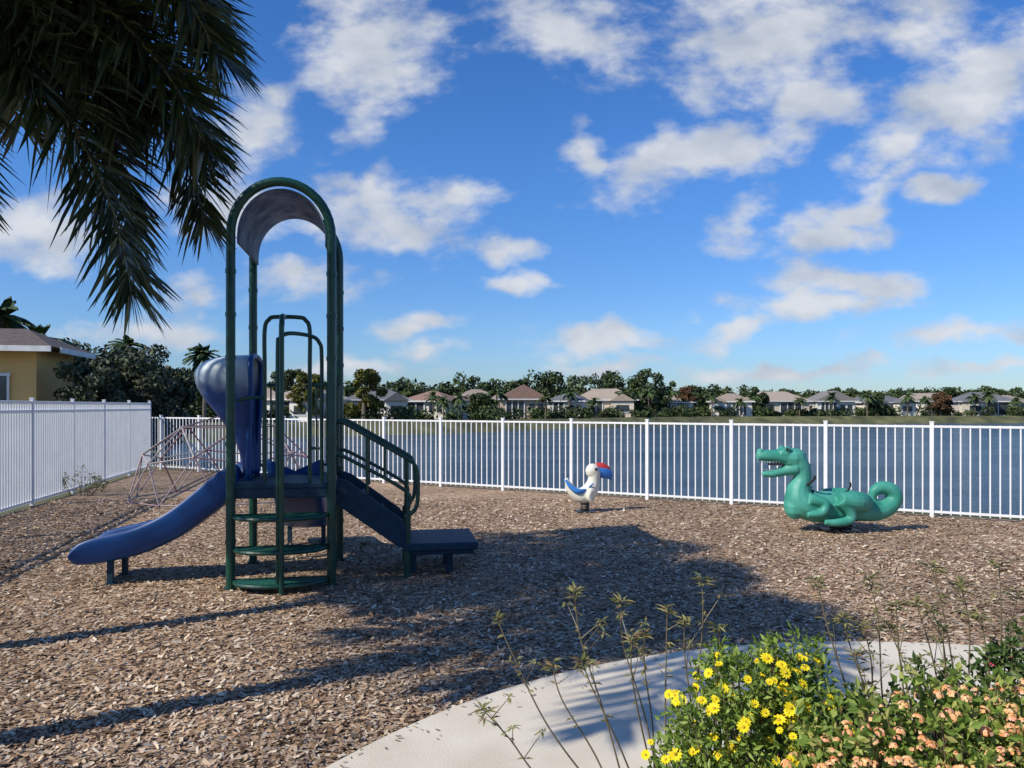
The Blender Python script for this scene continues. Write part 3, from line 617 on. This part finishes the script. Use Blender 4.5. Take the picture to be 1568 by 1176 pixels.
# ---------------------------------------------------------------- foreground palms
frondm=island('frond_leaflets',[(.014,.025,.008),(.028,.045,.014),(.05,.07,.025),(.11,.12,.055)],rough=.35,trans=.08,spec=.6)
rachm=mat('frond_rachis',(.09,.11,.04),(.13,.12,.05))
trunkm=mat('palm_trunk',(.22,.20,.17),(.32,.30,.26),scale=4,rough=.9,bump=.4,bscale=14)
def frond(a,P,n=150,ll=.42,wdt=.010,seed=0):
    rg=random.Random(seed)
    q=smoothpts(P,10); K=len(q); q=[Vector(p) for p in q]
    a.tube(q,[.018*(1-.85*i/K)+.002 for i in range(K)],6,1)
    for k in range(n):
        t=.10+.90*(k/n); f=t*(K-1); i=min(int(f),K-2); p=q[i].lerp(q[i+1],f-i); T=(q[i+1]-q[i]).normalized()
        S_=T.cross(Vector((0,0,1)))
        if S_.length<.1: S_=Vector((1,0,0))
        S_.normalize(); Nn=S_.cross(T)
        for sg in(-1,1):
            ph=rg.uniform(-.9,1.1); fw=rg.uniform(.35,.75)+.5*t**3
            d=(T*fw+S_*sg*math.cos(ph)+Nn*math.sin(ph)).normalized()
            l=ll*(.35+.75*math.sin(math.pi*min(1,.12+.80*t))) *rg.uniform(.75,1.1)
            wv=d.cross(Nn*math.cos(ph)+S_*-sg*math.sin(ph)+Vector((rg.uniform(-.5,.5),rg.uniform(-.5,.5),0)))
            if wv.length<.05: wv=S_.copy()
            wv.normalize(); vs=[];dr=rg.uniform(.1,.35)
            for s_,ww in((0,.4),(.35,1),(.7,.75),(1,.08)):
                c=p+d*l*s_+Vector((0,0,-dr*l*s_*s_)); vs+= [c-wv*wdt*ww,c+wv*wdt*ww]
            a.add(vs,[(0,1,3,2),(2,3,5,4),(4,5,7,6)],0)
def palm(X,Y,h,vis,seed,nf=12,reach=1.9,skip=None):
    e=empty('palm_tree',(X,Y,0)); rg=random.Random(seed)
    a=MB(); P=[(0,0,-.05),(.05,.02,h*.3),(.03,.04,h*.6),(0,0,h-.1)]; q=smoothpts(P,14); K=len(q)
    a.tube(q,[(.105 if i>4 else .15-.01*i)*(1-.25*i/K)+(.005 if i%3==0 else 0) for i in range(K)],12,0)
    a.build('trunk',[trunkm],e,smooth=True)
    a=MB(); a.tube([(0,0,h-.65),(0,0,h-.3),(0,0,h+.05)],[.085,.095,.05],12,0); a.build('crownshaft',[mat('crownshaft',(.12,.17,.05),(.16,.2,.07))],e,smooth=True)
    a=MB()
    for i,pts in enumerate(vis):
        frond(a,[(0,0,h)]+[(x-X,y-Y,z) for x,y,z in pts],n=300,ll=.40,wdt=.0095,seed=seed*50+i)
    for k in range(nf):
        th=k/nf*2*math.pi+rg.uniform(-.2,.2)
        if skip and skip[0]<math.degrees(th)%360<skip[1]: continue
        el=rg.uniform(.1,.9); r=reach*rg.uniform(.85,1.1)
        d=Vector((math.cos(th),math.sin(th),0)); up=math.sin(el)
        frond(a,[(0,0,h),d*r*.35+Vector((0,0,h+.45*up+.1)),d*r*.75+Vector((0,0,h+.35*up-.1)),d*r+Vector((0,0,h-.55+.3*up))],n=125,wdt=.015,ll=.48,seed=seed*99+k)
    a.build('fronds',[frondm,rachm],e)
vis=[[(-2.8,3.45,4.12),(-2.15,3.6,3.78),(-1.70,3.65,3.35),(-1.50,3.7,2.96)],
     [(-2.9,3.5,3.95),(-2.35,3.6,3.4),(-2.02,3.7,2.8),(-1.88,3.72,2.26)],
     [(-3.0,3.45,3.9),(-2.75,3.5,3.3),(-2.58,3.5,2.70)],
     [(-2.8,3.6,4.1),(-2.2,3.85,3.7),(-1.80,4.0,3.2),(-1.66,4.05,2.7)],
     [(-2.8,3.3,4.3),(-2.1,3.4,4.1),(-1.65,3.5,3.8),(-1.40,3.55,3.38)],
     [(-2.9,3.6,4.0),(-2.45,3.9,3.6),(-2.2,4.1,3.1),(-2.1,4.15,2.6)],
     [(-2.8,3.5,4.3),(-2.3,3.7,4.0),(-2.0,3.8,3.6),(-1.85,3.85,3.2)],
     [(-2.9,3.3,4.2),(-2.6,3.4,3.9),(-2.35,3.5,3.55),(-2.25,3.5,3.2)],
     [(-2.7,3.6,4.4),(-2.1,3.8,4.2),(-1.7,3.9,3.9),(-1.5,3.9,3.5)],
     [(-2.85,3.5,4.15),(-2.4,3.6,3.85),(-2.1,3.65,3.45),(-1.95,3.7,3.05)]]
palm(-3.3,3.38,4.2,vis,3,nf=14,skip=(-1,55))
palm(-5.0,4.45,5.4,[],4,nf=24,reach=2.25)
# ---------------------------------------------------------------- flower bed plants
lg=island('daisy_leaves',[(.09,.15,.02),(.16,.25,.04),(.24,.34,.06),(.34,.42,.10)],rough=.5,trans=.3)
lg2=island('lantana_leaves',[(.07,.13,.02),(.16,.25,.04),(.30,.38,.08),(.50,.46,.15)],rough=.5,trans=.3)
lg3=island('shrub_leaves',[(.03,.07,.015),(.07,.12,.03),(.12,.19,.05),(.22,.26,.09)],rough=.5,trans=.3)
yel=island('yellow_petals',[(.84,.66,.01),(.90,.78,.03)],rough=.6,trans=.2); yc=mat('flower_centre',(.65,.42,.01))
org=island('lantana_petals',[(.82,.26,.10),(.88,.45,.18),(.88,.66,.32),(.85,.36,.28)],rough=.6,trans=.2)
stemm=mat('plant_stem',(.10,.075,.045),(.16,.13,.07)); pink=island('red_petals',[(.5,.03,.06),(.6,.08,.12)])
def leaves(a,c,r,n,l,w_,mi=0,inner=.3):
    d=rand_unit(n); rad=RNG.uniform(inner,1,n)[:,None]**.6; C=np.array(c)+d*rad*np.array(r)
    A=rand_unit(n)+d*.6+np.array((0,0,.35)); A/=np.linalg.norm(A,axis=1)[:,None]
    B=np.cross(A,rand_unit(n)); B/=np.linalg.norm(B,axis=1)[:,None]; U=np.cross(B,A)
    l_=(l*RNG.uniform(.6,1.3,n))[:,None]; w2=(w_*RNG.uniform(.7,1.2,n))[:,None]
    V=np.stack([C,C+A*l_*.45+B*w2+U*w2*.4,C+A*l_,C+A*l_*.45-B*w2+U*w2*.4,C+A*l_*.45],1).reshape(-1,3)
    o=len(a.v); a.v.extend(map(tuple,V.tolist()))
    for i in range(n):
        k=o+5*i; a.f.append((k,k+1,k+2,k+4)); a.f.append((k,k+4,k+2,k+3)); a.m.extend([mi,mi])
def daisy(a,p,nrm,r=.022,mi=1,mc=2):
    n_=Vector(nrm).normalized(); u=n_.orthogonal().normalized(); v=n_.cross(u); p=Vector(p)
    for k in range(11):
        t=2*math.pi*k/11; d=u*math.cos(t)+v*math.sin(t); s_=n_.cross(d)
        a.add([p+d*r*.2-s_*r*.08,p+d*r*.2+s_*r*.08,p+d*r*.7+s_*r*.2+n_*.003,p+d*r+n_*.001,p+d*r*.7-s_*r*.2+n_*.003],[(0,1,2,3,4)],mi)
    a.ball(p+n_*.002,(r*.28,r*.28,r*.2),mc,8)
def cluster(a,p,r,mi,n=26):
    for k in range(n):
        d=Vector((random.gauss(0,1),random.gauss(0,1),abs(random.gauss(0,1))+.2)).normalized()
        c=Vector(p)+d*r; u=d.orthogonal().normalized()*r*.38; v=d.cross(u)
        a.add([c-u,c-v,c+u,c+v],[(0,1,2,3)],mi)
random.seed(21)
def bush(name,blobs,leafmat,extra,loc_,nl,ll,lw,fl):
    a=MB()
    for c,r in blobs:
        leaves(a,c,r,nl,ll,lw)
        for k in range(12):
            t=Vector((c[0]+random.uniform(-.7,.7)*r[0],c[1]+random.uniform(-.7,.7)*r[1],c[2]+random.uniform(.2,1.35)*r[2]))
            a.tube(smoothpts([(0+random.uniform(-.1,.1),random.uniform(-.1,.1),.02),((t[0])*.6,(t[1])*.6,t[2]*.55),t],3),.003,5,3)
            leaves(a,t,(.03,.03,.04),22,ll,lw)
    for c,r in blobs: fl(a,c,r)
    return a.build(name,[leafmat]+extra+[stemm],None,loc_)
def fl_daisy(a,c,r):
    for k in range(24):
        d=Vector((random.gauss(0,1),random.gauss(0,1)-.5,random.gauss(0,1)+.7)).normalized()
        p=Vector(c)+Vector((d.x*r[0],d.y*r[1],d.z*r[2]))*1.1; daisy(a,p,d+Vector((random.gauss(-.2,.4),random.gauss(-.6,.4),.5)),random.uniform(.013,.027))
bush('yellow_daisy_bush',[((-.02,0,.70),(.18,.16,.13)),((.16,.05,.66),(.15,.15,.13)),((-.16,-.05,.55),(.19,.16,.16)),((.14,-.1,.50),(.20,.16,.17)),((0,0,.35),(.30,.2,.2)),((-.22,.0,.36),(.17,.16,.18))],lg,[yel,yc],(.86,2.68,0),900,.034,.007,fl_daisy)
def fl_lan(a,c,r):
    for k in range(85):
        d=Vector((random.gauss(0,1),random.gauss(0,1)-.7,random.gauss(0,1)+.8)).normalized()
        cluster(a,Vector(c)+Vector((d.x*r[0],d.y*r[1],d.z*r[2]))*random.uniform(1.0,1.12),random.uniform(.008,.020),1,22)
bush('lantana_bush',[((-.3,-.05,.55),(.20,.2,.17)),((-.05,0,.64),(.22,.2,.17)),((.2,.0,.64),(.24,.2,.17)),((.0,-.25,.55),(.3,.2,.17)),((.42,.0,.66),(.2,.2,.18)),((-.38,.02,.44),(.2,.2,.18)),((.2,-.3,.56),(.25,.2,.17))],lg2,[org,yc],(1.42,2.32,0),900,.036,.011,fl_lan)
def fl_pink(a,c,r):
    for k in range(6):
        d=Vector((random.gauss(0,1),random.gauss(0,1)-.4,random.gauss(0,1)+.6)).normalized()
        cluster(a,Vector(c)+Vector((d.x*r[0],d.y*r[1],d.z*r[2])),.011,1,16)
bush('red_flowering_shrub',[((.05,0,.60),(.20,.2,.16)),((.30,.05,.72),(.20,.2,.20)),((-.20,0,.48),(.18,.2,.15)),((.45,0,.6),(.25,.2,.25))],lg3,[pink,yc],(1.85,2.85,0),650,.036,.010,fl_pink)
bush('green_shrub',[((0,0,.38),(.2,.18,.14)),((.2,.05,.40),(.18,.18,.13)),((-.2,0,.34),(.16,.18,.14))],lg3,[pink,yc],(1.22,2.9,0),700,.032,.010,fl_pink)
tip=island('milkweed_leaves',[(.12,.15,.05),(.20,.20,.07),(.34,.32,.13),(.24,.14,.08)],rough=.6,trans=.25)
def twig_plant(name,base,tips,seed):
    random.seed(seed); a=MB(); bx,by=base
    def leaf(p,d,l,wl):
        s_=d.cross(Vector((0,0,1)))
        if s_.length<.01: s_=Vector((1,0,0))
        s_=s_.normalized()*wl
        a.add([p,p+d*l*.45+s_,p+d*l+Vector((0,0,-.012)),p+d*l*.45-s_],[(0,1,2,3)],0)
    for (x,y,z) in tips:
        x-=bx;y-=by
        mid=(x*.55+random.uniform(-.03,.03),y*.5,z*.5); q=smoothpts([(random.uniform(-.04,.04),random.uniform(-.04,.04),.02),mid,(x*.85+random.uniform(-.02,.02),y*.85,z*.82),(x,y,z)],9)
        K=len(q); a.tube(q,[.0045*(1-.6*i/K) for i in range(K)],5,1)
        dens_=random.uniform(.5,.8)
        for i in range(K):
            fr=i/K
            if fr<.45: continue
            m_=2 if fr<.88 else 6
            if fr<.86 and random.random()<dens_: continue
            for k in range(m_):
                th=random.uniform(0,6.28); up=random.uniform(.0,.9); d=Vector((math.cos(th),math.sin(th),up)).normalized()
                leaf(Vector(q[i]),d,random.uniform(.025,.06)*(1.15 if fr>.85 else .8),.006)
            if .45<fr<.85 and random.random()<.45:
                th=random.uniform(0,6.28); e_=Vector(q[i])+Vector((math.cos(th)*.08,math.sin(th)*.08,random.uniform(.05,.12))); a.tube([q[i],e_],[.0022,.001],4,1)
                for k in range(8):
                    th=random.uniform(0,6.28); leaf(e_,Vector((math.cos(th),math.sin(th),random.uniform(-.2,.9))).normalized(),random.uniform(.02,.045),.005)
    return a.build(name,[tip,stemm],None,(bx,by,0))
twig_plant('milkweed_plant',(.50,2.75),[(-.062,2.95,.871),(.242,2.9,.986),(-.108,2.7,.613),(.15,2.8,.74)],1)
twig_plant('milkweed_plant',(.58,2.95),[(.431,2.95,.936),(.44,2.75,.856),(.621,3.0,.897),(.258,2.8,.755),(.53,3.0,.79)],2)
twig_plant('milkweed_plant',(.75,3.0),[(.759,3.0,1.014),(.712,3.1,.816),(.797,2.9,.848)],3)
twig_plant('milkweed_plant',(1.55,2.95),[(1.221,3.0,1.006),(1.32,3.0,.857),(1.472,3.1,.991),(1.483,2.9,.936),(1.326,2.9,.747),(1.40,3.0,.83)],4)
twig_plant('milkweed_plant',(1.85,2.9),[(1.672,3.0,1.066),(1.612,3.0,.923),(1.79,3.0,1.0),(1.609,2.8,.877),(1.978,3.05,1.056),(1.806,2.9,.898),(1.957,2.9,.986),(1.73,3.1,.87),(1.55,3.1,.80)],5)
a=MB(); random.seed(9)
for k in range(16):
    x=random.uniform(-.5,.5); z=random.uniform(.25,.6); a.tube([(x*.5,0,0),(x*.8,0,z*.6),(x,random.uniform(-.2,.2),z)],[.006,.004,.002],4,1)
    leafcloud(a,(x,0,z*.8),(.12,.12,.14),28,.025)
a.build('weedy_shrub',[tip,stemm],None,(-8.15,14.2,0))
